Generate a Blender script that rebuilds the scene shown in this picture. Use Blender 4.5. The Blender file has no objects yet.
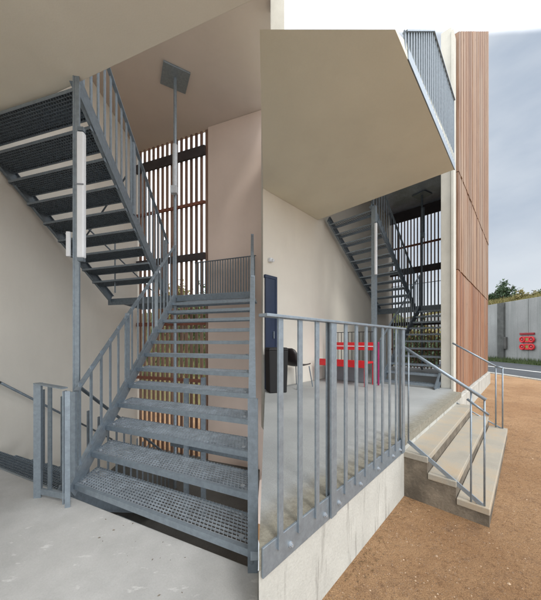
import bpy, math, random
from mathutils import Vector as V, Matrix
random.seed(11)
S = bpy.context.scene
COL = S.collection
EYE = 1.5                                   # dirt is z = 0, heights "h" below are measured from the eye
# ---------------------------------------------------------------- coordinates
AX = V((.691, .723, 0)); BX = V((.723, -.691, 0))     # along the terrace edge / out of the terrace
def A(s, t, h): v = AX*s + BX*t; return V((v.x, v.y, h+EYE))
def W(x, y, h): return V((x, y, h+EYE))
def onS(px, py, s):                          # the point of the plane s=const seen at a picture position
    u = (px-270.5)/268; t = s*(u*.723-.691)/(.723+.691*u); z = .723*s-.691*t
    return A(s, t, (341-py)/268*z)
# ---------------------------------------------------------------- materials
def newmat(name):
    m = bpy.data.materials.new(name); m.use_nodes = True
    nt = m.node_tree; return m, nt, nt.nodes['Principled BSDF']
def nd(nt, typ, **kw):
    n = nt.nodes.new(typ)
    for k, v in kw.items():
        if k.startswith('i_'):
            key = k[2:]; key = int(key) if key.isdigit() else key.replace('_', ' ')
            n.inputs[key].default_value = v
        else: setattr(n, k, v)
    return n
def noise(nt, scale, detail=4, rough=.55, vec=None, stretch=None, rot=None):
    tc = nd(nt, 'ShaderNodeTexCoord'); mp = nd(nt, 'ShaderNodeMapping')
    if stretch: mp.inputs['Scale'].default_value = stretch
    if rot: mp.inputs['Rotation'].default_value = rot
    nt.links.new(tc.outputs['Object'], mp.inputs['Vector'])
    n = nd(nt, 'ShaderNodeTexNoise', i_Scale=scale, i_Detail=detail, i_Roughness=rough)
    nt.links.new(mp.outputs[0], n.inputs['Vector']); return n.outputs['Fac']
def ramp(nt, fac, a, b, c0=(0,0,0,1), c1=(1,1,1,1)):
    r = nd(nt, 'ShaderNodeValToRGB'); r.color_ramp.elements[0].position = a; r.color_ramp.elements[1].position = b
    r.color_ramp.elements[0].color = c0; r.color_ramp.elements[1].color = c1
    nt.links.new(fac, r.inputs[0]); return r.outputs[0]
def mix(nt, fac, a, b, mode='MIX'):
    m = nd(nt, 'ShaderNodeMix', data_type='RGBA', blend_type=mode)
    for sock, v in ((m.inputs[0], fac), (m.inputs[6], a), (m.inputs[7], b)):
        if isinstance(v, (float, int)): sock.default_value = v
        elif isinstance(v, tuple): sock.default_value = (*v, 1) if len(v) == 3 else v
        else: nt.links.new(v, sock)
    return m.outputs[2]
def bump(nt, bs, fac, strength, dist=.02, prev=None):
    b = nd(nt, 'ShaderNodeBump', i_Strength=strength, i_Distance=dist)
    nt.links.new(fac, b.inputs['Height'])
    if prev: nt.links.new(prev, b.inputs['Normal'])
    nt.links.new(b.outputs[0], bs.inputs['Normal']); return b.outputs[0]
def mul(c, k): return tuple(min(1, x*k) for x in c)
def surface(name, c, rough=.8, metal=0, scale=3, var=.15, fine=60, bumpk=.15, stain=None, stain_col=None, sscale=2, stretch=(1,1,1), s0=.5, s1=.72):
    m, nt, bs = newmat(name)
    n1 = noise(nt, scale); col = mix(nt, ramp(nt, n1, .3, .7), mul(c, 1-var), mul(c, 1+var))
    n2 = noise(nt, fine, 5, .65); col = mix(nt, ramp(nt, n2, .35, .65), mix(nt, 1.0, col, (1-var*.8,)*3, 'MULTIPLY'), col)
    if stain:
        n3 = noise(nt, sscale, 6, .65, stretch=stretch)
        f = ramp(nt, n3, s0, s1, (0,0,0,1), (stain,)*3+(1,)); col = mix(nt, f, col, stain_col)
    nt.links.new(col, bs.inputs['Base Color'])
    bs.inputs['Roughness'].default_value = rough; bs.inputs['Metallic'].default_value = metal
    if bumpk: bump(nt, bs, n2, bumpk)
    return m
def plaster(name, c, var=.04):
    return surface(name, c, .9, 0, 1.1, var, 90, .08, .35, mul(c, .8), 1.6, (1,1,.25), .52, .85)
M = {}
M['cream'] = plaster('cream_render', (.71,.685,.61))
M['leftwall'] = plaster('pale_render', (.75,.72,.65))
M['pink'] = plaster('pink_beige_render', (.64,.53,.465))
M['soffit'] = plaster('olive_painted_soffit', (.68,.66,.54))
M['soffit_left'] = plaster('grey_olive_soffit', (.69,.655,.56))
M['soffit_high'] = plaster('taupe_soffit', (.60,.525,.475))
M['soffit_dark'] = surface('dark_metal_soffit', (.50,.57,.66), .35, .3, 2, .3, 20, .1)
M['column'] = surface('light_concrete_column', (.56,.55,.49), .85, 0, 3, .08, 70, .1, .4, (.36,.34,.29), 2, (1,1,.3))
M['floor'] = surface('worn_concrete_floor', (.44,.445,.44), .75, 0, 3.2, .12, 120, .14, .5, (.66,.67,.66), 5, (1,2.6,1), .62, .66)
M['wallconc'] = surface('pale_retaining_concrete', (.50,.50,.46), .85, 0, 2.5, .12, 60, .25, .75, (.20,.19,.17), 12, (1,1,.10), .54, .66)
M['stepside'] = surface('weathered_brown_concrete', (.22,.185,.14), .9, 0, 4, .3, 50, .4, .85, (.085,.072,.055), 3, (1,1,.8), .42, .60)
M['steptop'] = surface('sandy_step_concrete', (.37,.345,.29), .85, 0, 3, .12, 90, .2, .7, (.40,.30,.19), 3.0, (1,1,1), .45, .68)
M['sitewall'] = surface('grey_board_concrete', (.29,.30,.295), .9, 0, .6, .12, 14, .15, .7, (.15,.165,.16), 2.2, (1,1.2,.07), .50, .75)
M['galv'] = surface('galvanised_steel', (.285,.34,.39), .42, .55, 26, .12, 90, .04, .22, (.24,.285,.33), 14, (1,1,.4), .45, .7)
M['galvdark'] = surface('dark_galvanised_steel', (.19,.23,.265), .5, .5, 26, .15, 90, .04, .25, (.12,.145,.17), 10)
M['galvlight'] = surface('pale_grey_steel', (.52,.56,.60), .5, .2, 20, .1, 60, .03)
M['grate'] = surface('galvanised_grating', (.50,.555,.61), .38, .6, 12, .2, 60, .05)
M['fixture'] = surface('white_lamp_housing', (.72,.75,.78), .4, 0, 4, .04, 60, 0)
M['bolt'] = surface('zinc_bolt', (.42,.46,.5), .5, .5, 20, .1, 60, 0)
M['asphalt'] = surface('asphalt', (.06,.067,.075), .85, 0, 1.2, .2, 60, .3)
M['paint'] = surface('white_road_paint', (.75,.75,.72), .7, 0, 4, .1, 40, .1)
M['black'] = surface('black_plastic', (.008,.008,.009), .75, 0, 5, .1, 60, .04)
M['chairshell'] = surface('dark_brown_plastic', (.022,.017,.017), .4, 0, 5, .1, 60, .04)
M['red'] = surface('red_paint', (.62,.022,.03), .4, 0, 6, .12, 60, .05)
M['darkred'] = surface('dark_red_paint', (.25,.01,.015), .5, 0, 6, .12, 60, .05)
M['magenta'] = surface('magenta_fabric', (.35,.02,.12), .8, 0, 8, .2, 60, .1)
M['navy'] = surface('navy_door_paint', (.02,.035,.075), .35, 0, 4, .1, 60, .03)
M['greypanel'] = surface('grey_panel', (.22,.24,.27), .6, 0, 5, .1, 60, .04)
M['olivespot'] = surface('olive_paint', (.28,.24,.07), .6, 0, 5, .1, 60, .04)
M['pinkspot'] = surface('pink_paint', (.62,.20,.22), .5, 0, 6, .1, 60, .03)
M['lower'] = surface('concrete_with_void_shade', (.10,.10,.095), .95, 0, 2, .25, 40, .3)  # dark colour stands in for the shade of the void below the stair
M['bark'] = surface('bark', (.10,.075,.05), .9, 0, 12, .3, 50, .5)

def terrace_mat():
    m, nt, bs = newmat('terrace_concrete')
    base = mix(nt, ramp(nt, noise(nt, 1.3, 6), .3, .7), (.31,.325,.325), (.41,.425,.42))
    fine = noise(nt, 110, 4)
    base = mix(nt, ramp(nt, fine, .3, .7), mix(nt, 1.0, base, (.86,)*3, 'MULTIPLY'), base)
    tc = nd(nt, 'ShaderNodeTexCoord')
    dot = nd(nt, 'ShaderNodeVectorMath', operation='DOT_PRODUCT'); dot.inputs[1].default_value = BX
    nt.links.new(tc.outputs['Object'], dot.inputs[0])
    add = nd(nt, 'ShaderNodeMath', operation='MULTIPLY_ADD'); add.inputs[1].default_value = .20; 
    nt.links.new(noise(nt, 5, 6, .7), add.inputs[0]); nt.links.new(dot.outputs['Value'], add.inputs[2])
    mr = nd(nt, 'ShaderNodeMapRange', interpolation_type='SMOOTHSTEP'); mr.inputs['From Min'].default_value = -1.03; mr.inputs['From Max'].default_value = -.80; mr.inputs['To Max'].default_value = .85
    nt.links.new(add.outputs[0], mr.inputs['Value'])
    col = mix(nt, mr.outputs[0], base, mix(nt, ramp(nt, noise(nt, 26, 8, .8), .36, .64), (.15,.13,.09), (.30,.285,.22)))
    nt.links.new(col, bs.inputs['Base Color']); bs.inputs['Roughness'].default_value = .7
    bump(nt, bs, fine, .2); return m
M['terrace'] = terrace_mat()
def dirt_mat():
    m, nt, bs = newmat('ochre_dirt')
    n1 = noise(nt, .8, 8, .65); col = mix(nt, ramp(nt, n1, .35, .68), (.40,.225,.105), (.58,.37,.20))
    n4 = noise(nt, 4.5, 8, .7); col = mix(nt, ramp(nt, n4, .52, .72, (0,0,0,1), (.75,.75,.75,1)), col, (.24,.14,.08))
    tc = nd(nt, 'ShaderNodeTexCoord')
    vo = nd(nt, 'ShaderNodeTexVoronoi', i_Scale=42.0); nt.links.new(tc.outputs['Object'], vo.inputs['Vector'])
    col = mix(nt, ramp(nt, vo.outputs['Distance'], .12, .3, (.7,.7,.7,1), (0,0,0,1)), col, mix(nt, vo.outputs['Color'], (.22,.13,.075), (.58,.42,.29)))
    n2 = noise(nt, 160, 5, .7); col = mix(nt, ramp(nt, n2, .38, .58), mix(nt, 1.0, col, (.5,.47,.44), 'MULTIPLY'), col)
    n5 = noise(nt, 30, 8, .75); col = mix(nt, ramp(nt, n5, .36, .50, (.75,.75,.75,1), (0,0,0,1)), col, mix(nt, 1.0, col, (.55,.48,.42), 'MULTIPLY'))
    nt.links.new(col, bs.inputs['Base Color']); bs.inputs['Roughness'].default_value = .95
    p = bump(nt, bs, noise(nt, 22, 8, .7), .9, .035); bump(nt, bs, n2, .6, .01, p); return m
M['dirt'] = dirt_mat()
def timber(name, a, b, c):
    m, nt, bs = newmat(name)
    g = nd(nt, 'ShaderNodeNewGeometry')
    r = nd(nt, 'ShaderNodeValToRGB'); e = r.color_ramp.elements; e[0].color = (*a,1); e[1].color = (*c,1); k = e.new(.5); k.color = (*b,1)
    nt.links.new(g.outputs['Random Per Island'], r.inputs[0])
    grain = noise(nt, 30, 6, .7, stretch=(1,1,.05)); col = mix(nt, ramp(nt, grain, .35, .68), mix(nt, 1.0, r.outputs[0], (.55,.5,.48), 'MULTIPLY'), r.outputs[0])
    grey = noise(nt, 1.2, 5, .6, stretch=(1,1,.3)); col = mix(nt, ramp(nt, grey, .45, .75, (0,0,0,1), (.6,.6,.6,1)), col, (.33,.27,.21))
    kn = nd(nt, 'ShaderNodeTexVoronoi', i_Scale=2.6); tc = nd(nt, 'ShaderNodeTexCoord'); nt.links.new(tc.outputs['Object'], kn.inputs['Vector'])
    col = mix(nt, ramp(nt, kn.outputs['Distance'], .05, .085, (.8,.8,.8,1), (0,0,0,1)), col, (.07,.03,.02))
    nt.links.new(col, bs.inputs['Base Color']); bs.inputs['Roughness'].default_value = .7
    bump(nt, bs, grain, .35, .01); return m
M['timber'] = timber('red_larch_boards', (.38,.175,.085), (.42,.22,.125), (.23,.11,.065))
M['timberup'] = timber('greyed_larch_boards', (.42,.255,.15), (.25,.14,.085), (.46,.30,.19))
M['slat'] = timber('louvre_slats', (.27,.155,.11), (.34,.215,.16), (.20,.12,.09))
M['slatrail'] = surface('red_brown_rail', (.22,.085,.055), .7, 0, 5, .2, 50, .1)
M['beamdark'] = surface('dark_brown_beam', (.05,.042,.045), .7, 0, 5, .2, 50, .1)
def leafmat(name, a, b):
    m, nt, bs = newmat(name)
    g = nd(nt, 'ShaderNodeNewGeometry')
    r = nd(nt, 'ShaderNodeValToRGB'); r.color_ramp.elements[0].color = (*a,1); r.color_ramp.elements[1].color = (*b,1)
    nt.links.new(g.outputs['Random Per Island'], r.inputs[0]); nt.links.new(r.outputs[0], bs.inputs['Base Color'])
    bs.inputs['Roughness'].default_value = .7; return m
M['leafdark'] = leafmat('dark_leaves', (.02,.045,.02), (.05,.09,.035))
M['leafmid'] = leafmat('mid_leaves', (.045,.08,.025), (.10,.13,.045))
M['leafyellow'] = leafmat('yellow_green_leaves', (.14,.14,.04), (.26,.21,.08))
M['bank'] = surface('rough_grass_bank', (.15,.135,.055), .95, 0, .5, .35, 8, .6, .7, (.06,.075,.03), 1.0)
M['lawn'] = surface('verge_grass', (.07,.12,.03), .95, 0, 1.5, .3, 30, .6)
# ---------------------------------------------------------------- mesh builder
class MB:
    def __init__(s): s.v = []; s.f = []; s.smooth = False
    def quadbox(s, c):                      # c: 8 corners, bottom four then top four
        n = len(s.v); s.v += [V(p) for p in c]
        for f in ((3,2,1,0),(4,5,6,7),(0,1,5,4),(1,2,6,5),(2,3,7,6),(3,0,4,7)): s.f.append([n+i for i in f])
        return s
    def beam(s, p, q, w, h, up=V((0,0,1)), off=(0,0)):
        p = V(p); q = V(q); d = (q-p).normalized()
        if abs(d.dot(up)) > .98: up = V((.723,-.691,0)) if abs(d.z) > .9 else V((0,0,1))
        sd = d.cross(up).normalized(); u = sd.cross(d).normalized()
        p = p+sd*off[0]+u*off[1]; q = q+sd*off[0]+u*off[1]
        a, b = sd*w/2, u*h/2
        return s.quadbox([p-a-b, p+a-b, q+a-b, q-a-b, p-a+b, p+a+b, q+a+b, q-a+b])
    def post(s, p, h, w, d, ang=0):         # upright bar with a rectangular section, base at p
        c, sn = math.cos(ang), math.sin(ang); x = V((c,sn,0))*w/2; y = V((-sn,c,0))*d/2; p = V(p); z = V((0,0,h))
        b = [p-x-y, p+x-y, p+x+y, p-x+y]; return s.quadbox(b+[k+z for k in b])
    def prism(s, poly, z0, z1, topshift=None):
        n = len(s.v); k = len(poly)
        ar = sum(poly[i][0]*poly[(i+1)%k][1]-poly[(i+1)%k][0]*poly[i][1] for i in range(k))
        if ar < 0: poly = poly[::-1]; topshift = topshift[::-1] if topshift else None
        s.v += [V((p[0], p[1], z0)) for p in poly]
        s.v += [V((p[0]+(topshift[i][0] if topshift else 0), p[1]+(topshift[i][1] if topshift else 0), z1)) for i, p in enumerate(poly)]
        s.f.append([n+i for i in reversed(range(k))]); s.f.append([n+k+i for i in range(k)])
        for i in range(k): s.f.append([n+i, n+(i+1)%k, n+k+(i+1)%k, n+k+i])
        return s
    def tube(s, p, q, r, seg=12, r2=None, caps=True):
        p = V(p); q = V(q); d = (q-p).normalized(); up = V((0,0,1)) if abs(d.z) < .95 else V((1,0,0))
        a = d.cross(up).normalized(); b = a.cross(d); n = len(s.v); r2 = r if r2 is None else r2
        for o, rr in ((p, r), (q, r2)):
            for i in range(seg):
                t = 2*math.pi*i/seg; s.v.append(o+a*rr*math.cos(t)+b*rr*math.sin(t))
        for i in range(seg): s.f.append([n+i, n+(i+1)%seg, n+seg+(i+1)%seg, n+seg+i])
        if caps: s.f.append([n+i for i in range(seg)]); s.f.append([n+seg+i for i in reversed(range(seg))])
        return s
    def path(s, pts, r, seg=10):
        for a, b in zip(pts, pts[1:]): s.tube(a, b, r, seg)
        return s
    def face(s, pts): n = len(s.v); s.v += [V(p) for p in pts]; s.f.append(list(range(n, n+len(pts)))); return s
    def build(s, name, mat, parent=None, bevel=0, smooth=False):
        me = bpy.data.meshes.new(name); me.from_pydata([tuple(v) for v in s.v], [], s.f); me.update()
        import bmesh
        bm = bmesh.new(); bm.from_mesh(me); bmesh.ops.recalc_face_normals(bm, faces=bm.faces); bm.to_mesh(me); bm.free()
        me.materials.append(M[mat] if isinstance(mat, str) else mat)
        o = bpy.data.objects.new(name, me); COL.objects.link(o)
        if parent: o.parent = parent; o.matrix_parent_inverse = parent.matrix_world.inverted()
        if bevel:
            b = o.modifiers.new('bevel', 'BEVEL'); b.width = bevel; b.segments = 2; b.limit_method = 'ANGLE'
        if smooth:
            for p in me.polygons: p.use_smooth = True
        return o
def tag(o, label=None, cat=None, group=None, kind=None):
    if label: o['label'] = label
    if cat: o['category'] = cat
    if group: o['group'] = group
    if kind: o['kind'] = kind
    return o
def thing(name, label, cat, loc, group=None):
    o = bpy.data.objects.new(name, None); COL.objects.link(o); o.location = loc; o.empty_display_size = .2
    bpy.context.view_layer.update()
    return tag(o, label, cat, group)
def lerp(a, b, t): return a+(b-a)*t
# ================================================================ THE SETTING
# dirt, low ground behind, road, verge
dirt = MB()
dirt.prism([(-.05,-30),(60,-30),(60,70),tuple(A(60,-3.86,0).xy),tuple(A(5,-3.7,0).xy),tuple(A(3.9,-3.6,0).xy),(-.03,1.25),(-.05,1.2)], -.4, 0)
tag(dirt.build('dirt_ground', 'dirt'), kind='structure')
tag(MB().prism([(-30,7.9),(-.3,6.6),tuple(A(4,-3.9,0).xy),tuple(A(60,-3.9,0).xy),(-30,80)], -3.4, -1.7).build('earth_ground', 'dirt'), kind='structure')
tag(MB().prism([(10.3,-30),(16.3,-30),(16.3,60),(10.3,60)], -.05, .012).build('road', 'asphalt'), kind='structure')
tag(MB().prism([(12.78,-30),(12.95,-30),(12.95,60),(12.78,60)], .012, .017).build('road_marking', 'paint'), kind='structure')
tag(MB().prism([(10.16,-30),(10.3,-30),(10.3,60),(10.16,60)], -.05, .05).build('kerb', 'wallconc', bevel=.01), kind='structure')
def terrain(name, mat, fn, xs, ys, kind='structure'):
    m = MB(); nx, ny = len(xs), len(ys)
    for y in ys:
        for x in xs: m.v.append(V((x, y, fn(x, y))))
    for j in range(ny-1):
        for i in range(nx-1): m.f.append([j*nx+i, j*nx+i+1, (j+1)*nx+i+1, (j+1)*nx+i])
    return tag(m.build(name, mat, smooth=True), kind=kind)
def rng(a, b, n): return [a+(b-a)*i/(n-1) for i in range(n)]
def wob(x, y): return .25*math.sin(x*.9+y*.4)+.2*math.sin(y*1.3-x*.5)+.12*math.sin(x*2.7+y*2.1)
def bank_r(x, y): return 4.3+min(1, (x-18)/5)*1.0+wob(x, y)*.6
terrain('hillside', 'bank', bank_r, rng(17.95, 60, 60), rng(-10, 60, 90))
def bank_b(x, y): return -1.75+5.4*min(1, max(0, (y-14-.05*x)/6))**.8+wob(x, y)*.5
terrain('far_bank', 'bank', bank_b, rng(-30, 9.9, 60), rng(13, 60, 60))
tag(MB().prism([(16.3,-30),(17.7,-30),(17.7,60),(16.3,60)], -.05, .03).build('grass_verge', 'lawn'), kind='structure')
# verge grass blades
g = MB()
for i in range(9000):
    x = random.uniform(16.3, 17.68); y = random.uniform(13, 28); h = random.uniform(.06, .22)*(1+.8*(x > 17.3)); a = random.uniform(0, 6.28); d = V((math.cos(a), math.sin(a), 0))*.02; l = V((random.uniform(-.06,.06), random.uniform(-.06,.06), h))
    p = V((x, y, .02)); g.face([p-d, p+d, p+l])
tag(g.build('verge_tufts', 'leafmid'), 'short green grass along the foot of the concrete wall', 'grass', kind='stuff')
# pebbles on the dirt
g = MB()
for i in range(3400):
    if i < 1500: s = random.uniform(.2, 6.5); t = -.84+abs(random.gauss(0, .9)); p = A(s, t, -1.5)
    else: p = V((random.uniform(.3, 8), random.uniform(1, 12), 0))
    sc = (p.x*.723-p.y*.691); so = p.x*.691+p.y*.723
    if sc < -.84 or (2.7 < so < 5.6 and sc < -.18): continue
    r = random.uniform(.002, .0065)*(1 if i % 25 else 1.9); n = len(g.v)
    for k in range(5):
        a = k*1.257+random.random()*.6; g.v.append(p+V((math.cos(a)*r*random.uniform(.7,1.3), math.sin(a)*r, 0)))
    g.v.append(p+V((0,0,r*.8)))
    for k in range(5): g.f.append([n+k, n+(k+1)%5, n+5])
def pebmat():
    m, nt, bs = newmat('pebbles'); gg = nd(nt, 'ShaderNodeNewGeometry')
    nt.links.new(ramp(nt, gg.outputs['Random Per Island'], 0, 1, (.16,.09,.05,1), (.50,.37,.25,1)), bs.inputs['Base Color']); bs.inputs['Roughness'].default_value = .9; return m
M['pebble'] = pebmat()
tag(g.build('loose_gravel', 'pebble'), 'small stones scattered over the ochre dirt', 'gravel', kind='stuff')

g = MB()
for i in range(420):
    c = random.choice((A(6.6,-.55,-1.5), A(7.6,-.6,-1.5), A(1.6,-.84,-1.5), A(2.5,-.83,-1.5), A(6.0,-.2,-1.5))); p = c+AX*random.gauss(0,.45)+BX*abs(random.gauss(0,.06)); p.z = .004+random.random()*.012
    a = random.uniform(0,6.28); r = random.uniform(.003,.011); u = V((math.cos(a),math.sin(a),random.uniform(-.3,.3)))*r; v = V((-math.sin(a),math.cos(a),random.uniform(-.3,.5)))*r*.5
    g.face([p-u, p+v, p+u, p-v])
M['litter'] = leafmat('dry_leaf_litter', (.08,.045,.02), (.26,.16,.07))
tag(g.build('leaf_litter', 'litter'), 'dry leaf litter and small weeds lying against the plinth and wall', 'leaf litter', kind='stuff')
# left landing floor, the opening in it and the lower level
FE = lambda x: 1.556+.45*(-.07-x)                       # front edge of the floor
fl = -1.33
tag(MB().prism([(-.062,FE(-.062)),(-3.62,FE(-3.62)),(-3.62,-4),(-.062,-4)], fl+EYE-.28, fl+EYE).build('concrete_floor', 'floor', bevel=.008), kind='structure')
tag(MB().prism([(-.25,1.3),(-.25,6.2),(-3.9,7.7),(-3.9,2.5)], -1.7, -1.45).build('lower_floor', 'lower'), kind='structure')  # dark sheet behind the lowest treads, shade put into its colour
def wallthing(name, m, mat, label, cat='wall', **k): return tag(m.build(name, mat, **k), label, cat)
# wall of the left stairwell
wl = lambda y: -3.50-.05*(y-3)
wallthing('stairwell_wall', MB().prism([(wl(-4),-4),(wl(7.75),7.75),(wl(7.75)-.22,7.75),(wl(-4)-.22,-4)], -2.7, 6.795), 'leftwall', 'pale rendered wall behind the large stair on the left')
BK = lambda x: 6.15+.375*(-.252-x)
wallthing('pink_wall', MB().prism([(-.16,BK(-.16)),(-1.545,BK(-1.545)),(-1.47,BK(-1.545)+.22),(-.10,BK(-.16)+.22)], -2.7, 6.795), 'pink', 'pinkish beige rendered wall to the right of the large louvre')
tag(MB().prism([(.0,-4),(0.0,BK(0)+.22),(-1.5,BK(-1.5)+.22),(-1.56,BK(-1.56)+.13),(-4.3,BK(-4.3)+.13),(-4.3,-4)], 5.3+EYE, 5.55+EYE).build('high_ceiling', 'soffit_high'), kind='structure')
LE = lambda x: 1.965+.363*(-.125-x)
tag(MB().prism([(-.062,LE(-.062)),(wl(3.1),LE(wl(3.1))),(wl(-4),-4),(-.062,-4)], 2.5+EYE, 2.72+EYE).build('low_ceiling', 'soffit_left', bevel=.006), kind='structure')
tag(MB().post(W(.108,4.23,3.24), 3.4, .215, .2).build('upper_column', 'column', bevel=.008), 'light concrete column standing above the terrace ceiling', 'column')
# slatted screens -------------------------------------------------
def screen(label, P, Q, z0, z1, pitch, w, d, rails, group=None, postw=.08):
    P = V(P); Q = V(Q); dr = (Q-P).normalized(); ang = math.atan2(dr.y, dr.x); L = (Q-P).length
    t = thing('slatted_screen', label, 'screen', (P.x, P.y, z0), group)
    m = MB(); n = int(L/pitch)
    for i in range(n+1):
        p = P+dr*(i*pitch); m.post(V((p.x, p.y, z0)), z1-z0, w, d, ang)
    m.build('slats', 'slat', t)
    nrm = V((-dr.y, dr.x, 0)); nrm = nrm if nrm.y < 0 else -nrm
    for z, h, mt, o in rails:
        MB().beam(V((P.x, P.y, z))+nrm*o, V((Q.x, Q.y, z))+nrm*o, .05, h).build('rail', mt, t)
    return t
screen('tall dark slatted timber screen behind the large stair on the left', (-1.60,BK(-1.6)+.08,0), (-3.74,BK(-3.74)+.08,0), -2.6, 6.80, .155, .070, .035,
       [(EYE+4.75,.24,'beamdark',.08),(EYE+3.46,.07,'slatrail',.08),(EYE+2.12,.17,'beamdark',.08),(EYE+.45,.10,'slatrail',.08),(EYE-1.0,.08,'slatrail',.08),(EYE-2.4,.2,'beamdark',.08)])
# ================================================================ THE TERRACE SIDE
TE = -.854
L0 = (-.055, 1.19-.012)
terr = [tuple((A(.83,TE,0)).xy), tuple(A(10.6,TE+(-.35),0).xy), tuple(A(10.6,-3.66,0).xy), tuple(A(3.66,-3.66,0).xy)]
te2 = [tuple(A(.82,TE,0).xy), tuple(A(5.9,TE,0).xy), tuple(A(5.9,-1.02,0).xy), tuple(A(10.6,-1.02,0).xy), tuple(A(10.6,-3.64,0).xy), tuple(A(3.66,-3.64,0).xy)]
tag(MB().prism(te2, EYE-1.02, EYE-.93).build('terrace_floor', 'terrace'), kind='structure')
te3 = [tuple(A(.823,TE-.004,0).xy), tuple(A(5.9,TE-.004,0).xy), tuple(A(5.9,-1.03,0).xy), tuple(A(10.6,-1.03,0).xy), tuple(A(10.6,-3.63,0).xy), tuple(A(3.66,-3.63,0).xy)]
tag(MB().prism(te3, -.3, EYE-1.02).build('terrace_retaining_wall', 'wallconc'), 'pale stained concrete retaining wall under the terrace railing', 'wall')
cw = MB().prism([tuple(A(3.62,-3.66,0).xy), tuple(A(10.45,-3.66,0).xy), tuple(A(10.45,-3.84,0).xy), tuple(A(3.75,-3.84,0).xy)], -.2, EYE+4.6)
cw.prism([tuple(A(5.28,-3.66,0).xy), tuple(A(5.44,-3.66,0).xy), tuple(A(5.44,-1.62,0).xy), tuple(A(5.28,-1.62,0).xy)], EYE+3.22, EYE+4.6)  # added unseen piece above the slab, blocks stray light on the cream wall
wallthing('terrace_wall', cw, 'cream', 'cream rendered wall at the back of the terrace')
# ceiling slab over the terrace, its front edge splayed back
cs = [(-.103,2.52), tuple(V((1.172,2.52))), tuple(A(5.48,-.90,0).xy), tuple(A(5.48,-3.655,0).xy), tuple(A(3.62,-3.655,0).xy)]
sh = [(-.0,.40), (.35,.40), (0,0), (0,0), (0,0)]
tag(MB().prism(cs, EYE+2.93, EYE+3.21, sh).build('terrace_ceiling', 'soffit'), kind='structure')
tag(MB().prism([tuple(A(6.7,-1.27,0).xy), tuple(A(10.4,-1.27,0).xy), tuple(A(10.4,-3.84,0).xy), tuple(A(5.3,-3.84,0).xy), tuple(A(5.3,-1.6,0).xy), tuple(A(6.7,-1.6,0).xy)], EYE+4.6, EYE+4.8).build('tower_ceiling', 'soffit_dark'), kind='structure')  # hidden front part added to stop light reaching the cream wall
# corner column
co = thing('corner_column', 'tall pale concrete column where the steps meet the red timber cladding', 'column', A(6.2,-1.13,-.93))
MB().prism([tuple(A(6.2,-1.06,0).xy),tuple(A(6.42,-1.06,0).xy),tuple(A(6.42,-1.235,0).xy),tuple(A(6.2,-1.235,0).xy)], EYE-.93, EYE+6.12).build('shaft', 'column', co, bevel=.006)
MB().prism([tuple(A(6.17,-1.018,0).xy),tuple(A(6.42,-1.018,0).xy),tuple(A(6.42,-1.058,0).xy),tuple(A(6.17,-1.058,0).xy)], EYE-1.06, EYE+6.02).build('edge_trim', 'column', co)
# timber facade, boards with a raked top
fa = thing('timber_facade', 'tall red brown timber clad wall with vertical boards', 'facade', A(6.45,-1.1,-1.3))
def htop(s): return 6.0+(s-6.25)*.835
def boards(z0, z1, mat, name, rake=False, off=0):
    m = MB(); s = 6.44
    while s < 12.15:
        w = random.choice((.085,.12,.145)); e = min(s+w-.012, 12.2); dp = random.uniform(0, .012)
        o = -1.0+off+dp; i = -1.05
        za, zb = (htop(s), htop(e)) if rake else (z1, z1)
        m.quadbox([A(s,o,z0),A(e,o,z0),A(e,i,z0),A(s,i,z0),A(s,o,za),A(e,o,zb),A(e,i,zb),A(s,i,za)]); s += w
    return m.build(name, mat, fa)
boards(-1.08, 1.42, 'timber', 'lower_boards'); boards(1.435, 3.37, 'timberup', 'middle_boards', off=.012); boards(3.385, 6, 'timberup', 'upper_boards', True, .024)
MB().quadbox([A(6.44,-1.05,-1.1),A(12.18,-1.05,-1.1),A(12.18,-1.25,-1.1),A(6.44,-1.25,-1.1),A(6.44,-1.05,htop(6.3)-.1),A(12.18,-1.05,htop(12)-.1),A(12.18,-1.25,htop(12)-.1),A(6.44,-1.25,htop(6.3)-.1)]).build('backing', 'beamdark', fa)
MB().prism([tuple(A(5.9,-.93,0).xy),tuple(A(12.25,-.93,0).xy),tuple(A(12.25,-1.25,0).xy),tuple(A(5.9,-1.25,0).xy)], -.2, .40).build('plinth', 'wallconc', fa, bevel=.01)
# far timber louvre of the terrace stair
screen('dark slatted timber screen behind the small far stair', tuple(A(10.2,-1.27,0)), tuple(A(10.2,-3.62,0)), EYE-.93, EYE+4.6, .104, .036, .025,
       [(EYE+4.42,.36,'beamdark',.06),(EYE+3.32,.06,'slatrail',.06),(EYE+2.45,.22,'beamdark',.06),(EYE+.6,.12,'beamdark',.06),(EYE-.3,.06,'slatrail',.06)])
# concrete steps
st = thing('concrete_steps', 'short flight of pale concrete steps beside the terrace', 'steps', A(4.1,-.5,-1.5))
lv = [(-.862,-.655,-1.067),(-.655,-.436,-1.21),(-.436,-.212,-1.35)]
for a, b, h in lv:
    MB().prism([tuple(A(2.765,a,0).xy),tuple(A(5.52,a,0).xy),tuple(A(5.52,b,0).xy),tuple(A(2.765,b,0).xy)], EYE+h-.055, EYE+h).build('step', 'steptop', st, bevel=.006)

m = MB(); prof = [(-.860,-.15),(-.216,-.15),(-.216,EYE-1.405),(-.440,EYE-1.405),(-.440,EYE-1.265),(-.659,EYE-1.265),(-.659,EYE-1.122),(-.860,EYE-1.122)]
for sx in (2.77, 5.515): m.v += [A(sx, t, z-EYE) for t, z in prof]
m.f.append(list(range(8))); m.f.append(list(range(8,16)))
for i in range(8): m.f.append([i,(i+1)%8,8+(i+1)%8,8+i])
m.build('base', 'stepside', st)
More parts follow.
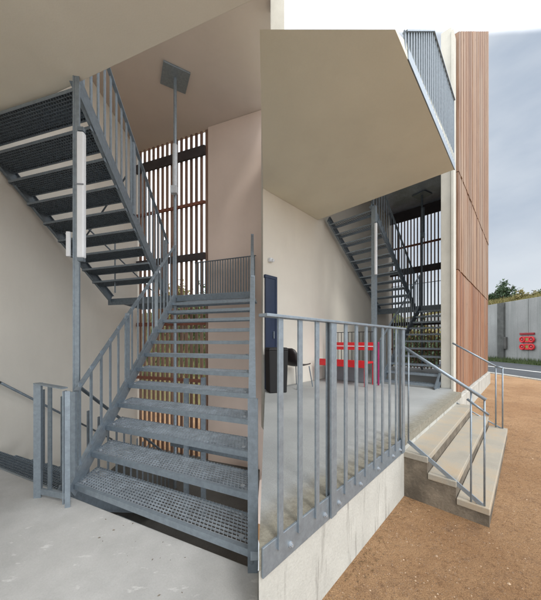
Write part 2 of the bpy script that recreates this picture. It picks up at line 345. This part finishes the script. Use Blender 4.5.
# ================================================================ STEEL PARTS
def tread(NL, NR, BL, BR, parent, cell=.033, dp=.012, mat='grate', bar=.0042, bolts=True):
    m = MB(); nw = max(3, int((NR-NL).length/cell)); ndp = max(2, int((BL-NL).length/cell))
    dz = V((0,0,-dp/2-.001))
    for i in range(1, nw): m.beam(lerp(NL,NR,i/nw)+dz, lerp(BL,BR,i/nw)+dz, bar, dp)
    for j in range(1, ndp): m.beam(lerp(NL,BL,j/ndp)+dz+V((0,0,.001)), lerp(NR,BR,j/ndp)+dz+V((0,0,.001)), bar, dp)
    o = m.build('tread', mat, parent)
    f = MB(); d = (BL-NL).normalized(); e = V((0,0,-.021))
    f.beam(NL+e, NR+e, .010, .045); f.beam(NL+d*.012+V((0,0,.0)), NR+d*.012, .028, .005)
    f.beam(BL+e, BR+e, .006, .03); f.beam(NL+e, BL+e, .006, .04); f.beam(NR+e, BR+e, .006, .04)
    f.build('nosing', 'galv', o)
    if bolts:
        for (P, Q, k) in ((NR,BR,-1),(NL,BL,1)):
            for u in (.22,.78):
                c = lerp(P,Q,u)+(NR-NL).normalized()*k*.06; MB().tube(c, c+V((0,0,.008)), .017, 10).build('bolt', 'bolt', o)
    return o
def stringer(p, q, parent, h=.2, out=1, mat='galv', w=.012):
    m = MB().beam(p, q, w, h)
    d = (q-p).normalized(); sd = d.cross(V((0,0,1))).normalized(); u = sd.cross(d)
    for k in (1,-1): m.beam(p+u*k*(h/2-.004)+sd*out*.02, q+u*k*(h/2-.004)+sd*out*.02, .036, .008)
    return m.build('stringer', mat, parent)
def flight(parent, L0, L1, R0, R1, n, depth, cell=.033, mat='grate', smat='galv', sh=.2, bolts=True, strz=-.05, ext=0, skip=(), outs=(-1,1), more=0, tdp=.012):
    for i in range(n+more):
        if i in skip: continue
        l, r = lerp(L0,L1,i/n), lerp(R0,R1,i/n)
        dl = (L1-L0); dl.z = 0; dl.normalize(); dr = (R1-R0); dr.z = 0; dr.normalize()
        tread(l, r, l+dl*depth, r+dr*depth, parent, cell, tdp, mat=mat, bolts=bolts)
    z = V((0,0,strz)); sdv = (L0-R0).normalized()*.012
    stringer(L0+z+sdv-(L1-L0)*ext, L1+z+sdv, parent, sh, outs[0], smat); stringer(R0+z-sdv-(R1-R0)*ext, R1+z-sdv, parent, sh, outs[1], smat)
def railing(parent, P0, P1, H0, H1, n, mat='galv', bw=.012, bd=.03, rail=(.045,.012), posts=(), pw=(.05,.05), low=None, below=0):
    """balusters standing on the line P0-P1, reaching the line H0-H1"""
    dirn = (P1-P0); dirn.z = 0; ang = math.atan2(dirn.y, dirn.x)
    MB().beam(H0, H1, rail[0], rail[1]).build('handrail', mat, parent)
    if low: MB().beam(lerp(P0,H0,low), lerp(P1,H1,low), .03, .01).build('bottom_rail', mat, parent)
    for i in range(n):
        u = (i+.5)/n; a = lerp(P0,P1,u); b = lerp(H0,H1,u); a = V((a.x,a.y,a.z-below))
        MB().post(a, b.z-a.z, bw, bd, ang+math.pi/2).build('baluster', mat, parent)
    for u in posts:
        a = lerp(P0,P1,u); b = lerp(H0,H1,u); a = V((a.x,a.y,a.z-below))
        MB().post(a, b.z-a.z, pw[0], pw[1], ang).build('post', mat, parent)
# ---- large staircase on the left
BS = thing('steel_staircase', 'large galvanised steel staircase with grating treads in the left stairwell', 'staircase', W(-1,1.6,fl))
LL0, LL1 = W(-1.68,2.30,-1.23), W(-1.83,5.20,.882)
LR0, LR1 = W(-.122,1.58,-1.23), W(-.352,4.77,.882)
flight(BS, LL0, LL1, LR0, LR1, 12, .34, .032, ext=.012, outs=(-1,1), strz=-.03, sh=.135)
# landing
UL0, UR0 = W(-3.36,5.66,.882), W(-2.02,5.22,.882)
tread(LL1, LR1, W(-1.9,BK(-1.9)-.12,.882), W(-.30,BK(-.3)-.12,.882), BS, .045, bolts=False)
tread(W(-3.36,5.66,.88), LL1+V((-.01,0,-.002)), W(-3.45,BK(-3.45)-.12,.88), W(-1.91,BK(-1.91)-.12,.88), BS, .045, bolts=False, mat='galvdark')
MB().beam(LL1+V((.02,0,-.06)), LR1+V((0,0,-.06)), .03, .11).beam(W(-3.42,5.66,.82), LL1+V((0,.0,-.06)), .03, .13).build('landing_beam', 'galvdark', BS)
# upper flight, rising toward the viewer
UL1, UR1 = W(-3.52,2.86,2.72), W(-1.90,2.42,2.72)
US = V((0,0,.085))
flight(BS, UL0+V((0,-.25,.168))+US, UL1+US, UR0+V((0,-.25,.168))+US, UR1+US, 10, .325, .035, mat='galvdark', smat='galvdark', sh=.17, strz=-.10, ext=.09, bolts=False, outs=(-1,1), more=2, tdp=.034)  # darker steel puts the shade of the tread undersides into the colour
UP = V((0,0,.95))
railing(BS, lerp(UR0,UR1,.0), UR1, UR0+V((.02,0,1.02)), UR1+V((0,.02,1.02)), 22, posts=(.02,.5), bw=.012, bd=.034, low=None)
# lower-flight railings
railing(BS, LL0+V((-.03,.02,.0)), LL1+V((-.03,0,-.03)), W(-1.71,2.36,-.44), W(-1.86,5.22,1.86), 17, posts=(.0,.34,.67,.99), pw=(.02,.05), bw=.012, bd=.03)
railing(BS, LR0+V((.03,.0,.0)), LR1+V((.03,0,-.03)), W(-.108,1.58,-.36), W(-.325,4.77,1.90), 14, posts=(.5,.99), pw=(.045,.045), mat='galvdark')
MB().post(W(-.103,1.54,-1.33), 1.0, .055, .012).post(W(-.078,1.56,-1.33), .99, .01, .05).build('post', 'galvdark', BS)
# landing rail by the back wall
railing(BS, W(-.33,BK(-.33)-.16,.88), W(-1.86,BK(-1.86)-.16,.88), W(-.33,BK(-.33)-.16,1.92), W(-1.86,BK(-1.86)-.16,1.92), 24, mat='galvdark', bw=.012, bd=.025)
# foot posts: flat bar pair plus the lone one
MB().post(W(-1.69,2.20,-1.33), .92, .01, .05, .2).post(W(-1.62,2.14,-1.33), .93, .036, .01, .4).build('post', 'galv', BS)
def flange_post(p, h, ang, nm='post'):
    return MB().post(p, h, .056, .008, ang).post(V(p)+V((-math.sin(ang)*.03,math.cos(ang)*.03,0)), h, .008, .06, ang).build(nm, 'galv', BS)
flange_post(W(-1.975,2.27,-1.33), .97, .15)
MB().beam(W(-1.99,2.28,-.36), W(-1.66,2.16,-.38), .05, .01).build('top_rail', 'galv', BS); MB().beam(W(-1.97,2.29,-1.28), W(-1.66,2.18,-1.26), .02, .05).build('bottom_rail', 'galv', BS)
MB().post(W(-1.86,2.26,-1.30), .93, .035, .012, -.2).build('baluster', 'galvdark', BS)
# descending flight along the left wall, with its rails
DL0, DR0 = W(-3.40,FE(-3.4)+.02,-1.36), W(-1.95,FE(-1.95)+.02,-1.36)
DL1, DR1 = DL0+V((-.12,2.9,-1.9)), DR0+V((-.04,2.9,-1.9))
flight(BS, DL0, DL1, DR0, DR1, 11, -.0+.27, .035, mat='galvdark', smat='galvdark', bolts=False, ext=0)
MB().path([W(-3.42,2.4,-.20), W(-3.43,2.95,-.30), W(-3.45,3.42,-.53), W(-3.55,6.0,-2.2)], .016).build('handrail', 'galvdark', BS, smooth=True)
railing(BS, DR0, DR1, DR0+V((0,.3,.90)), DR1+V((0,.0,.95)), 16, mat='galvdark', bw=.012, bd=.03)
MB().post(W(-2.72,3.2,-2.0), 1.42, .03, .03).build('post', 'galvdark', BS)
# props and ties under the flights
for p, q in ((W(-3.3,4.6,1.6), W(-2.1,3.9,2.4)), (W(-2.9,5.0,.9), W(-2.9,5.0,1.9)), (W(-2.3,5.55,.9), W(-3.0,4.2,1.9))):
    MB().tube(p, q, .012).build('brace', 'galvdark', BS)
for x, y in ((-1.35,4.3), (-1.1,4.4)): MB().post(W(x,y,-4.2), 3.6, .07, .07).build('post', 'galvdark', BS)
for k in range(3):
    MB().beam(W(-1.5+k*.12,2.6-k*.28,-1.72-k*.12), W(-.2,2.0-k*.22,-1.72-k*.12), .035, .05).build('beam', 'galvlight' if k == 1 else 'galvdark', BS)
for z in (-1.75,-2.25): MB().beam(W(-1.7,4.6,z), W(-.3,4.0,z), .06, .08).build('beam', 'galvdark', BS)

# tall column with tube lamp
tc_ = thing('steel_column', 'tall galvanised column beside the upper flight on the left', 'column', W(-1.86,2.56,-1.33))
MB().post(W(-1.86,2.57,-1.33), 3.83, .012, .10, .1).post(W(-1.835,2.53,-1.33), 3.83, .055, .008, .1).post(W(-1.885,2.61,-1.33), 3.83, .055, .008, .1).build('shaft', 'galv', tc_)
MB().post(W(-1.885,2.50,.79), .23, .035, .02, .1).build('bracket', 'fixture', tc_, bevel=.004)
tl = thing('tube_lamp', 'white tubular lamp fixed upright on the tall left column', 'lamp', W(-1.735,2.46,.8))
MB().post(W(-1.735,2.46,.76), 1.15, .062, .05, .1).build('housing', 'fixture', tl, bevel=.012)
MB().post(W(-1.735,2.46,1.92), .035, .05, .04, .1).build('end_cap', 'galvdark', tl); MB().post(W(-1.735,2.46,.73), .03, .05, .04, .1).build('end_cap', 'galvdark', tl)
MB().post(W(-1.735,2.43,1.42), .01, .074, .006, .1).build('clip', 'greypanel', tl)
# pole hung from the high ceiling with its plate and box
pl = thing('ceiling_pole', 'grey pole hanging from a square plate on the high ceiling', 'pole', W(-1.915,5.38,5.3))
MB().tube(W(-1.915,5.38,-3.5), W(-1.915,5.38,5.27), .032).build('tube', 'galv', pl, smooth=False)
MB().post(W(-1.915,5.38,5.262), .036, .5, .5, .5).build('plate', 'galv', pl, bevel=.005)
MB().tube(W(-1.90,5.33,3.0), W(-1.90,5.33,3.9), .048).build('sleeve', 'galvlight', pl)
MB().post(W(-1.90,5.28,2.90), .15, .13, .09).build('junction_box', 'galvlight', pl, bevel=.01)

g = MB()
for i in range(16):
    x = random.uniform(-1.3,-.2); y = FE(x)-abs(random.gauss(.12,.15))-.02; r = random.uniform(.002,.007); a = random.uniform(0,6.28); p = W(x,y,-1.33)
    q = [p+V((math.cos(a+k*1.57)*r*(1.6 if k%2 else .7), math.sin(a+k*1.57)*r*(1.6 if k%2 else .7), .001)) for k in range(4)]
    n = len(g.v); g.v += q+[p+V((0,0,r))]
    for k in range(4): g.f.append([n+k, n+(k+1)%4, n+4])
tag(g.build('floor_debris', 'stepside'), 'small dark crumbs scattered on the concrete floor below the stair', 'debris', kind='stuff')
# ---- small staircase on the terrace
SS = thing('steel_staircase', 'smaller steel staircase at the far end of the terrace', 'staircase', A(6,-2.3,-.93))
flight(SS, A(5.95,-2.30,-.85), A(8.9,-2.28,1.05), A(5.95,-1.28,-.85), A(8.9,-1.28,1.05), 11, .25, .05, mat='galvdark', smat='galvdark', sh=.16, bolts=False, ext=.03)
flight(SS, A(8.75,-3.52,1.18), A(5.75,-3.52,3.05), A(8.75,-2.46,1.18), A(5.75,-2.46,3.05), 11, .25, .05, mat='galvdark', smat='galvdark', sh=.16, bolts=False, ext=.06)
tread(A(8.92,-3.58,1.05), A(8.92,-1.28,1.05), A(10.08,-3.58,1.05), A(10.08,-1.28,1.05), SS, .06, mat='galvdark', bolts=False)
MB().beam(A(8.92,-3.6,.96), A(8.92,-1.28,.96), .03, .16).build('landing_beam', 'galvdark', SS)
railing(SS, A(5.95,-2.33,-.85), A(8.9,-2.31,1.02), A(5.95,-2.33,.02), A(8.9,-2.31,1.98), 17, mat='galv', bw=.010, bd=.025, posts=(.01,.99), pw=(.04,.04))
railing(SS, A(8.75,-2.43,1.1), A(5.75,-2.43,3.0), A(8.75,-2.43,2.0), A(5.75,-2.43,3.9), 20, mat='galvdark', bw=.010, bd=.025, posts=(.01,.99), pw=(.04,.04))
railing(SS, A(10.05,-3.55,1.05), A(10.05,-1.3,1.05), A(10.05,-3.55,1.95), A(10.05,-1.3,1.95), 22, mat='galvdark', bw=.010, bd=.02)
c2 = thing('steel_column', 'slim steel column at the foot of the far small stair', 'column', A(5.78,-2.4,-.93))
MB().post(A(5.78,-2.40,-.93), 3.86, .09, .09, .8).build('shaft', 'galv', c2)
t2 = thing('tube_lamp', 'small white tube lamp on the slim far column', 'lamp', A(5.7,-2.33,1.5))
MB().post(A(5.70,-2.33,1.42), 1.1, .055, .045, .8).build('housing', 'fixture', t2, bevel=.008)
MB().post(A(5.70,-2.33,2.52), .025, .04, .035, .8).build('end_cap', 'galvdark', t2)
p2 = thing('ceiling_pole', 'grey pole dropping from the dark ceiling over the far stair', 'pole', A(9.0,-2.37,4.6))
MB().tube(A(9.35,-2.37,-.9), A(9.35,-2.37,4.58), .028).build('tube', 'galvdark', p2)
MB().tube(A(9.33,-2.34,3.3), A(9.33,-2.34,4.15), .055).build('sleeve', 'galv', p2)
MB().post(A(9.3,-2.34,3.22), .14, .14, .1, .8).build('junction_box', 'galv', p2)
MB().post(A(9.35,-2.37,4.56), .03, .4, .4, .5).build('plate', 'galv', p2)
# ---- terrace railing
TR = thing('terrace_railing', 'long galvanised balustrade along the terrace edge in the foreground', 'railing', A(.83,TE,-.93))
to = TE+.012
ang = math.atan2(AX.y, AX.x)
MB().beam(A(.832,to,.115), A(2.70,to,.115), .055, .014).build('handrail', 'galv', TR, bevel=.002)
MB().beam(A(.832,TE+.008,-.985), A(2.72,TE+.008,-.985), .012, .135).build('base_plate', 'galv', TR, bevel=.002)
for s in (.939,1.09,1.243,1.567,1.715,1.868,2.02,2.173,2.327,2.48):
    MB().post(A(s,to+.008,-.97), 1.08, .012, .032, ang+math.pi/2).build('baluster', 'galv', TR, bevel=.001)
for s in (1.408,2.655):
    MB().post(A(s,to+.012,-1.04), 1.155, .012, .06, ang+math.pi/2).build('post', 'galv', TR)
    MB().post(A(s+.0,to-.02,-1.0), 1.11, .05, .01, ang).build('post', 'galv', TR)
for s in (1.02,1.33,1.49,1.79,2.1,2.42,2.6):
    m = MB(); c = A(s,TE+.014,-1.0); m.tube(c, c+BX*.006, .014, 12).tube(c, c+BX*.016, .008, 6)
    m.build('bolt', 'bolt', TR)
# steps handrails
SR = thing('steps_handrail', 'near galvanised handrail sloping down beside the concrete steps', 'handrail', A(2.79,-.85,-1.0))
ps = 2.79
P = lambda x, y: onS(x, y, ps)
MB().path([P(402,346), P(486,400)], .014, 12).build('handrail', 'galv', SR, smooth=True)
MB().path([P(467,399), P(489,415)], .010, 12).build('lower_handrail', 'galv', SR, smooth=True)
MB().beam(P(408,441), P(484,507), .012, .034).build('bottom_rail', 'galv', SR)
for x, y0, y1 in ((408.5,350,441), (471,391,521), (484.5,399,506)):
    MB().tube(P(x,y1), P(x,y0), .0075, 10).build('post', 'galv', SR, smooth=True)
FR = thing('steps_handrail', 'thin far handrail by the red cladding at the far end of the steps', 'handrail', A(5.45,-.9,-1.0))
ps = 5.46
MB().path([P(452.5,343), P(496,366.5), P(503,368)], .014, 10).build('handrail', 'galv', FR, smooth=True)
for x, y0, y1 in ((495.8,367,427), (502.6,368,430)): MB().tube(P(x,y1), P(x,y0), .010, 10).build('post', 'galv', FR, smooth=True)
MB().path([P(455,402), P(502.6,429)], .010, 8).build('bottom_rail', 'galv', FR, smooth=True)
# ---- balcony railing over the ceiling slab
BR = thing('balcony_railing', 'blue grey steel balustrade on the upper balcony edge', 'railing', A(4,-.9,3.0))
s0, s1 = 2.95, 5.5
def rh(s):
    z = .723*s+.691*.9; return min(4.13, 1.155*z)
k = 0; s = s0
while s < s1:
    MB().post(A(s,-.905,2.95), rh(s)-2.95, .014, .05, ang+math.pi/2).build('baluster' if k % 9 else 'post', 'galvdark', BR); s += .098; k += 1
ss = (2.62-.04, 4.08, 5.5)
MB().beam(A(ss[1],-.905,rh(ss[1])), A(ss[2],-.905,rh(ss[2])), .05, .014).build('handrail', 'galv', BR)
MB().beam(A(s0,-.905,rh(s0)), A(ss[1],-.905,rh(ss[1])), .05, .014).build('handrail', 'galv', BR)
MB().beam(A(3.0,-.892,2.99), A(5.5,-.892,2.99), .012, .12).build('base_plate', 'galv', BR)
# glazed screen behind the balustrade
def glassmat():
    m, nt, bs = newmat('blue_glass'); bs.inputs['Base Color'].default_value = (.10,.16,.20,1); bs.inputs['Roughness'].default_value = .06; bs.inputs['Metallic'].default_value = .0
    bs.inputs['Specular IOR Level'].default_value = 1.0; return m
M['glass'] = glassmat()
# ================================================================ FURNITURE
dr_ = thing('navy_door', 'dark navy door at the near end of the cream wall', 'door', A(3.75,-3.63,-.93))
MB().quadbox([A(3.66,-3.62,-.93),A(3.92,-3.62,-.93),A(3.92,-3.655,-.93),A(3.66,-3.655,-.93),A(3.66,-3.62,1.22),A(3.92,-3.62,1.22),A(3.92,-3.655,1.22),A(3.66,-3.655,1.22)]).build('leaf', 'navy', dr_)
MB().beam(A(3.95,-3.64,-.93), A(3.95,-3.64,1.26), .05, .06, up=BX).beam(A(3.64,-3.64,1.25), A(3.975,-3.64,1.25), .06, .06).build('frame', 'navy', dr_, bevel=.004)
MB().post(A(3.86,-3.60,.05), .14, .02, .03, ang).build('handle', 'galv', dr_)
ws = MB().post(A(3.80,-3.62,1.55), .07, .09, .06, ang).tube(A(3.80,-3.60,1.585), A(3.80,-3.54,1.56), .022)
tag(ws.build('wall_sensor', 'fixture', bevel=.006), 'tiny white sensor on the cream wall above the navy door', 'sensor')
# bin
bn = thing('litter_bin', 'tall black litter bin standing beside the dark chair', 'bin', W(.105,4.9,-.93))
b0 = W(.105,4.93,-.93)
m = MB(); 
def boxt(m, c, w, d, w2, d2, h, a):
    x = V((math.cos(a),math.sin(a),0)); y = V((-math.sin(a),math.cos(a),0)); z = V((0,0,h))
    return m.quadbox([c-x*w/2-y*d/2,c+x*w/2-y*d/2,c+x*w/2+y*d/2,c-x*w/2+y*d/2,c-x*w2/2-y*d2/2+z,c+x*w2/2-y*d2/2+z,c+x*w2/2+y*d2/2+z,c-x*w2/2+y*d2/2+z])
boxt(m, b0, .32, .30, .36, .34, .76, .25).build('body', 'black', bn, bevel=.015)
boxt(MB(), b0+V((0,0,.762)), .375, .355, .33, .31, .05, .25).build('lid', 'black', bn, bevel=.012)
# chair
ch = thing('plastic_chair', 'dark plastic shell chair with thin metal legs against the cream wall', 'chair', W(.52,5.75,-.93))
cx = V((.60,.80,0)).normalized(); cy = V((-cx.y, cx.x, 0)); cx = AX.copy(); cy = V((-cx.y, cx.x, 0)); c0 = A(4.27,-3.36,-.93)
def C(u, v, z): return c0+cx*u+cy*v+V((0,0,z))
m = MB(); rows = [(.26,.0,.44,.17),(.2,0,.43,.2),(.05,0,.42,.21),(-.10,0,.425,.21),(-.18,0,.46,.2),(-.22,0,.56,.2),(-.25,0,.68,.19),(-.27,0,.76,.14),(-.275,0,.79,.07)]
for (u, v, z, w) in rows:
    for j in range(7):
        q = (j/6*2-1); m.v.append(C(u+.05*abs(q)**2*(1 if z > .5 else 0), q*w, z+.03*q*q*(z < .5)))
for i in range(len(rows)-1):
    for j in range(6): m.f.append([i*7+j, i*7+j+1, (i+1)*7+j+1, (i+1)*7+j])
o = m.build('seat_shell', 'chairshell', ch, smooth=True); so = o.modifiers.new('solid', 'SOLIDIFY'); so.thickness = .014
for u, v, u2, v2 in ((.2,.17,.27,.21),(.2,-.17,.27,-.21),(-.12,.17,-.24,.21),(-.12,-.17,-.24,-.21)):
    MB().tube(C(u,v,.42), C(u2,v2,0), .011, 8).build('leg', 'galvdark', ch)
# red bench, its back to the far stair
be = thing('red_bench', 'red bench with red back board and thin black uprights near the far stair', 'bench', A(5.4,-2.95,-.93))
b0t, b1t, bf, bb = -3.50, -2.34, 5.22, 5.66
def BQ(sa, sb, ta, tb, ha, hb): return MB().quadbox([A(sa,ta,ha),A(sb,ta,ha),A(sb,tb,ha),A(sa,tb,ha),A(sa,ta,hb),A(sb,ta,hb),A(sb,tb,hb),A(sa,tb,hb)])
BQ(bf, bb, b0t, b1t, -.47, -.43).build('seat', 'red', be, bevel=.008)
BQ(bf-.015, bf+.005, b0t, b1t, -.55, -.40).build('seat_front', 'red', be, bevel=.006)
BQ(bb-.02, bb+.02, b0t+.2, b1t, -.20, -.03).build('backrest', 'red', be, bevel=.006)
BQ(bb-.026, bb-.021, b0t+.2, b1t, -.125, -.105).build('back_stripe', 'fixture', be)
for t in (b0t+.02, b1t-.02):
    for q in (bf+.02, bb-.02): MB().post(A(q,t,-.93), .46, .035, .035, ang).build('leg', 'red', be)
for i in range(14): tt = lerp(b0t+.01, b1t-.01, i/13); MB().tube(A(bb+.028,tt,-.45), A(bb+.028,tt,.20), .007, 6).build('upright', 'black', be)
MB().tube(A(bb+.028,b0t,.20), A(bb+.028,b1t,.20), .008, 6).build('top_wire', 'black', be)
tag(BQ(5.70, 5.74, -3.60, -2.52, -.92, -.50).build('grey_panel_board', 'greypanel', bevel=.006), 'low grey board standing behind the red bench', 'board')
BQ2 = BQ(5.60, 5.63, -2.26, -2.225, -.93, -.02); tag(BQ2.build('bollard', 'magenta', bevel=.012), 'narrow magenta upright at the right end of the red bench', 'bollard')
# ================================================================ SITE WALL AND BEYOND
sw = thing('concrete_site_wall', 'long grey concrete wall across the road', 'wall', (17.8,18,0))
y = 4.0
while y < 40:
    MB().prism([(17.7,y+.01),(17.7,y+2.39),(17.95,y+2.39),(17.95,y+.01)], -.1, 4.42).build('panel', 'sitewall', sw, bevel=.012); y += 2.4
MB().prism([(17.55,20.2),(17.55,20.75),(17.7,20.75),(17.7,20.2)], 0, 4.4).build('pilaster', surface('dark_concrete', (.10,.105,.10), .95, 0, 2, .3, 30, .3), sw)  # pilaster concrete is darker than the wall panels
# little rusty drain bracket bits
tag(MB().post((17.62,20.25,.9), .9, .12, .5, 0).build('wall_drain', 'lower', bevel=.02), 'dark drain box on the wall pilaster', 'drain')
# red marks
rs = thing('red_sign', 'red lettered sign fixed to the grey concrete wall', 'sign', (17.66,18.4,1.6))
def SG(px, py): u = (px-270.5)/268; Z = 17.62/u; return V((17.66, Z, EYE+(341-py)/268*Z))
def strip(x0, x1, y0, y1, nm, mt, th=.05):
    a, b = SG(x0,y1), SG(x1,y0); return MB().prism([(17.66-th,a.y),(17.66-th,b.y),(17.69,b.y),(17.69,a.y)], min(a.z,b.z), max(a.z,b.z)).build(nm, mt, rs, bevel=.02)
strip(519.5, 534, 332.5, 335, 'header_bar', 'darkred')
for r0 in (336.5, 343.8):
    for cx_ in (522.6, 531.8):
        c = SG(cx_, r0+3.1); m = MB(); N = 16
        for i in range(N):
            a0, a1 = 2*math.pi*i/N, 2*math.pi*(i+1)/N
            f = lambda a: V((17.60, c.y+math.cos(a)*.17, c.z+math.sin(a)*.17)); m.tube(f(a0), f(a1), .055, 8)
        m.build('letter', 'red', rs); MB().tube(V((17.62,c.y,c.z)), V((17.60,c.y,c.z)), .13, 14).build('letter', 'darkred', rs); MB().tube(V((17.61,c.y+.03,c.z+.03)), V((17.585,c.y+.03,c.z+.03)), .05, 10).build('letter', 'pinkspot', rs)
    strip(525.5, 529.5, r0+1.5, r0+4.4, 'letter', 'olivespot', .06); strip(524.8, 530, r0+4.4, r0+6, 'letter', 'red', .07)
    strip(524.8, 530, r0, r0+1.5, 'letter', 'red', .07)
# ---- planting
def leafcloud(m, c, r, n, size, squash=1, clump=1.0):
    cl = [V((random.gauss(0,.45)*r, random.gauss(0,.45)*r, random.gauss(0,.4)*r*squash)) for _ in range(max(3, n//60))]
    for i in range(n):
        q = random.choice(cl)+V([random.gauss(0,.17)*r for _ in range(3)]); p = c+q
        a = V([random.uniform(-1,1) for _ in range(3)]).normalized(); b = a.cross(V([random.uniform(-1,1) for _ in range(3)])).normalized()
        s = size*random.uniform(.6,1.3); m.face([p-a*s, p+b*s*.45, p+a*s, p-b*s*.45])
def shrub(label, x, y, z, r, n, mat, name='shrub', size=.10, trunk=.3, group=None, squash=1):
    t = thing(name, label, 'tree' if 'tree' in name else 'shrub', (x, y, z), group)
    m = MB(); leafcloud(m, V((x,y,z+trunk+r*.75*squash)), r, n, size, squash); m.build('crown', mat, t)
    k = MB().tube((x,y,z-.2), (x+.05,y,z+trunk+r*.5), .05*r+.02, 8, .03)
    for i in range(5):
        a = i*1.3; k.tube((x,y,z+trunk*.6), (x+math.cos(a)*r*.6, y+math.sin(a)*r*.6, z+trunk+r*(.6+.15*i)*squash), .03*r, 6, .008)
    k.build('trunk', 'bark', t)
    return t
shrub('small dark leafy tree rising above the concrete wall', 20.2, 23.1, 4.7, 1.0, 900, 'leafdark', 'small_tree', .13, .35)
shrub('low dark bush left of the small tree above the wall', 19.0, 22.6, 4.5, .7, 700, 'leafdark', size=.10)
shrub('yellow green bush right of the small tree above the wall', 19.4, 20.6, 4.35, .6, 700, 'leafyellow', size=.09, trunk=.1)
shrub('pale rounded bush at the right end of the bank', 19.6, 18.9, 4.35, .6, 700, 'leafmid', size=.09, trunk=.1)
g = MB()
for i in range(26000):
    x = 17.97+abs(random.gauss(0, 2.2)); y = random.uniform(14, 34); z = bank_r(x, y)
    h = random.uniform(.12, .5); a = random.uniform(0, 6.28); d = V((math.cos(a), math.sin(a), 0))*.03; l = V((random.uniform(-.2,.2), random.uniform(-.2,.2), h)); p = V((x, y, z-.03))
    g.face([p-d, p+d, p+l])
tag(g.build('bank_grass', 'leafyellow'), 'dry yellow green grass covering the bank above the wall', 'grass', kind='stuff')
g = MB()
for i in range(14000):
    x = random.uniform(-9, 9.8); y = random.uniform(14.5, 26); z = bank_b(x, y)
    h = random.uniform(.2, .7); a = random.uniform(0, 6.28); d = V((math.cos(a), math.sin(a), 0))*.04; l = V((random.uniform(-.2,.2), random.uniform(-.2,.2), h)); p = V((x, y, z-.03))
    g.face([p-d, p+d, p+l])
tag(g.build('far_bank_grass', 'leafmid'), 'tall dry grass on the bank seen through the slatted screens', 'grass', kind='stuff')
for i, (x, y, r, mt, lb) in enumerate(((-5.2,16,1.3,'leafyellow','yellow green bush seen through the left of the large screen'),
    (-3.4,15,1.6,'leafmid','green bush seen through the right of the large screen'),
    (7.5,13.6,1.2,'leafdark','dark tree seen through the far small screen'), (8.9,14.6,1.1,'leafyellow','yellowish bush seen at the right of the far screen'))):
    shrub(lb, x, y, bank_b(x, y)+(1.0 if i < 2 else .6)*(i > -1), r, 1600, mt, size=.13, trunk=1.0 if i < 2 else 1.2, name='shrub' if i != 2 else 'dark_tree')
# ================================================================ LIGHT
w = bpy.data.worlds.new('World'); S.world = w; w.use_nodes = True
nt = w.node_tree; bg = nt.nodes['Background']
SUN_EL, SUN_AZ = math.radians(48), math.radians(150)    # azimuth clockwise from +Y
sky = nd(nt, 'ShaderNodeTexSky', sky_type='NISHITA'); sky.sun_disc = False; sky.sun_elevation = SUN_EL; sky.sun_rotation = SUN_AZ
tcw = nd(nt, 'ShaderNodeTexCoord'); sep = nd(nt, 'ShaderNodeSeparateXYZ'); nt.links.new(tcw.outputs['Generated'], sep.inputs[0])
def wm(op, a, b=None, c=None):
    n = nd(nt, 'ShaderNodeMath', operation=op)
    for i, v in enumerate((a, b, c)):
        if v is None: continue
        if isinstance(v, (int, float)): n.inputs[i].default_value = v
        else: nt.links.new(v, n.inputs[i])
    return n.outputs[0]
def sm(v, a, b):
    n = nd(nt, 'ShaderNodeMapRange', interpolation_type='SMOOTHSTEP'); n.inputs['From Min'].default_value = a; n.inputs['From Max'].default_value = b
    nt.links.new(v, n.inputs['Value']); return n.outputs[0]
def wn(scale, det, st):
    mp = nd(nt, 'ShaderNodeMapping'); mp.inputs['Scale'].default_value = st; nt.links.new(tcw.outputs['Generated'], mp.inputs[0])
    n = nd(nt, 'ShaderNodeTexNoise', i_Scale=scale, i_Detail=det, i_Roughness=.5); nt.links.new(mp.outputs[0], n.inputs['Vector']); return n.outputs['Fac']
x, y, z = sep.outputs
cl = wn(2.8, 6, (1,1,2.4))
grey = mix(nt, ramp(nt, cl, .32, .68), (.38,.45,.55), (.62,.67,.73))
grey = mix(nt, sm(z, .0, .45), (.66,.70,.74), grey)
front = wm('SUBTRACT', z, wm('MULTIPLY', y, 1.155))
front = wm('ADD', front, wm('MULTIPLY', wm('SUBTRACT', cl, .5), .03))
left = wm('SUBTRACT', wm('MULTIPLY', x, -1), wm('MULTIPLY', y, .12))
wh = wm('MAXIMUM', sm(front, -.01, .03), sm(left, -.05, .25))
skyc = mix(nt, wh, grey, (2.0,2.05,2.12))
skyc = mix(nt, .93, mix(nt, 1.0, sky.outputs[0], (.10,.10,.10), 'MULTIPLY'), skyc)
nt.links.new(skyc, bg.inputs['Color']); bg.inputs['Strength'].default_value = 1.0
sl = bpy.data.lights.new('Sun', 'SUN'); sl.energy = 1.3; sl.angle = math.radians(14); sl.color = (1,.96,.9)
so = bpy.data.objects.new('Sun', sl); COL.objects.link(so)
d = V((math.sin(SUN_AZ)*math.cos(SUN_EL), math.cos(SUN_AZ)*math.cos(SUN_EL), math.sin(SUN_EL)))
so.rotation_euler = (-d).to_track_quat('-Z', 'Y').to_euler()
# ================================================================ CAMERA
cd = bpy.data.cameras.new('Camera'); cam = bpy.data.objects.new('Camera', cd); COL.objects.link(cam); S.camera = cam
cam.location = (0, 0, EYE); cam.rotation_euler = (math.radians(90), 0, 0)
cd.sensor_fit = 'HORIZONTAL'; cd.sensor_width = 36; cd.lens = 268/541*36; cd.shift_y = 41/541; cd.clip_end = 400; cd.clip_start = .02
S.view_settings.view_transform = 'Standard'; S.view_settings.look = 'None'; S.view_settings.gamma = 1; S.view_settings.exposure = 0.22
S.view_settings.use_curve_mapping = False
S.cycles.max_bounces = 8; S.cycles.diffuse_bounces = 6; S.cycles.use_denoising = True
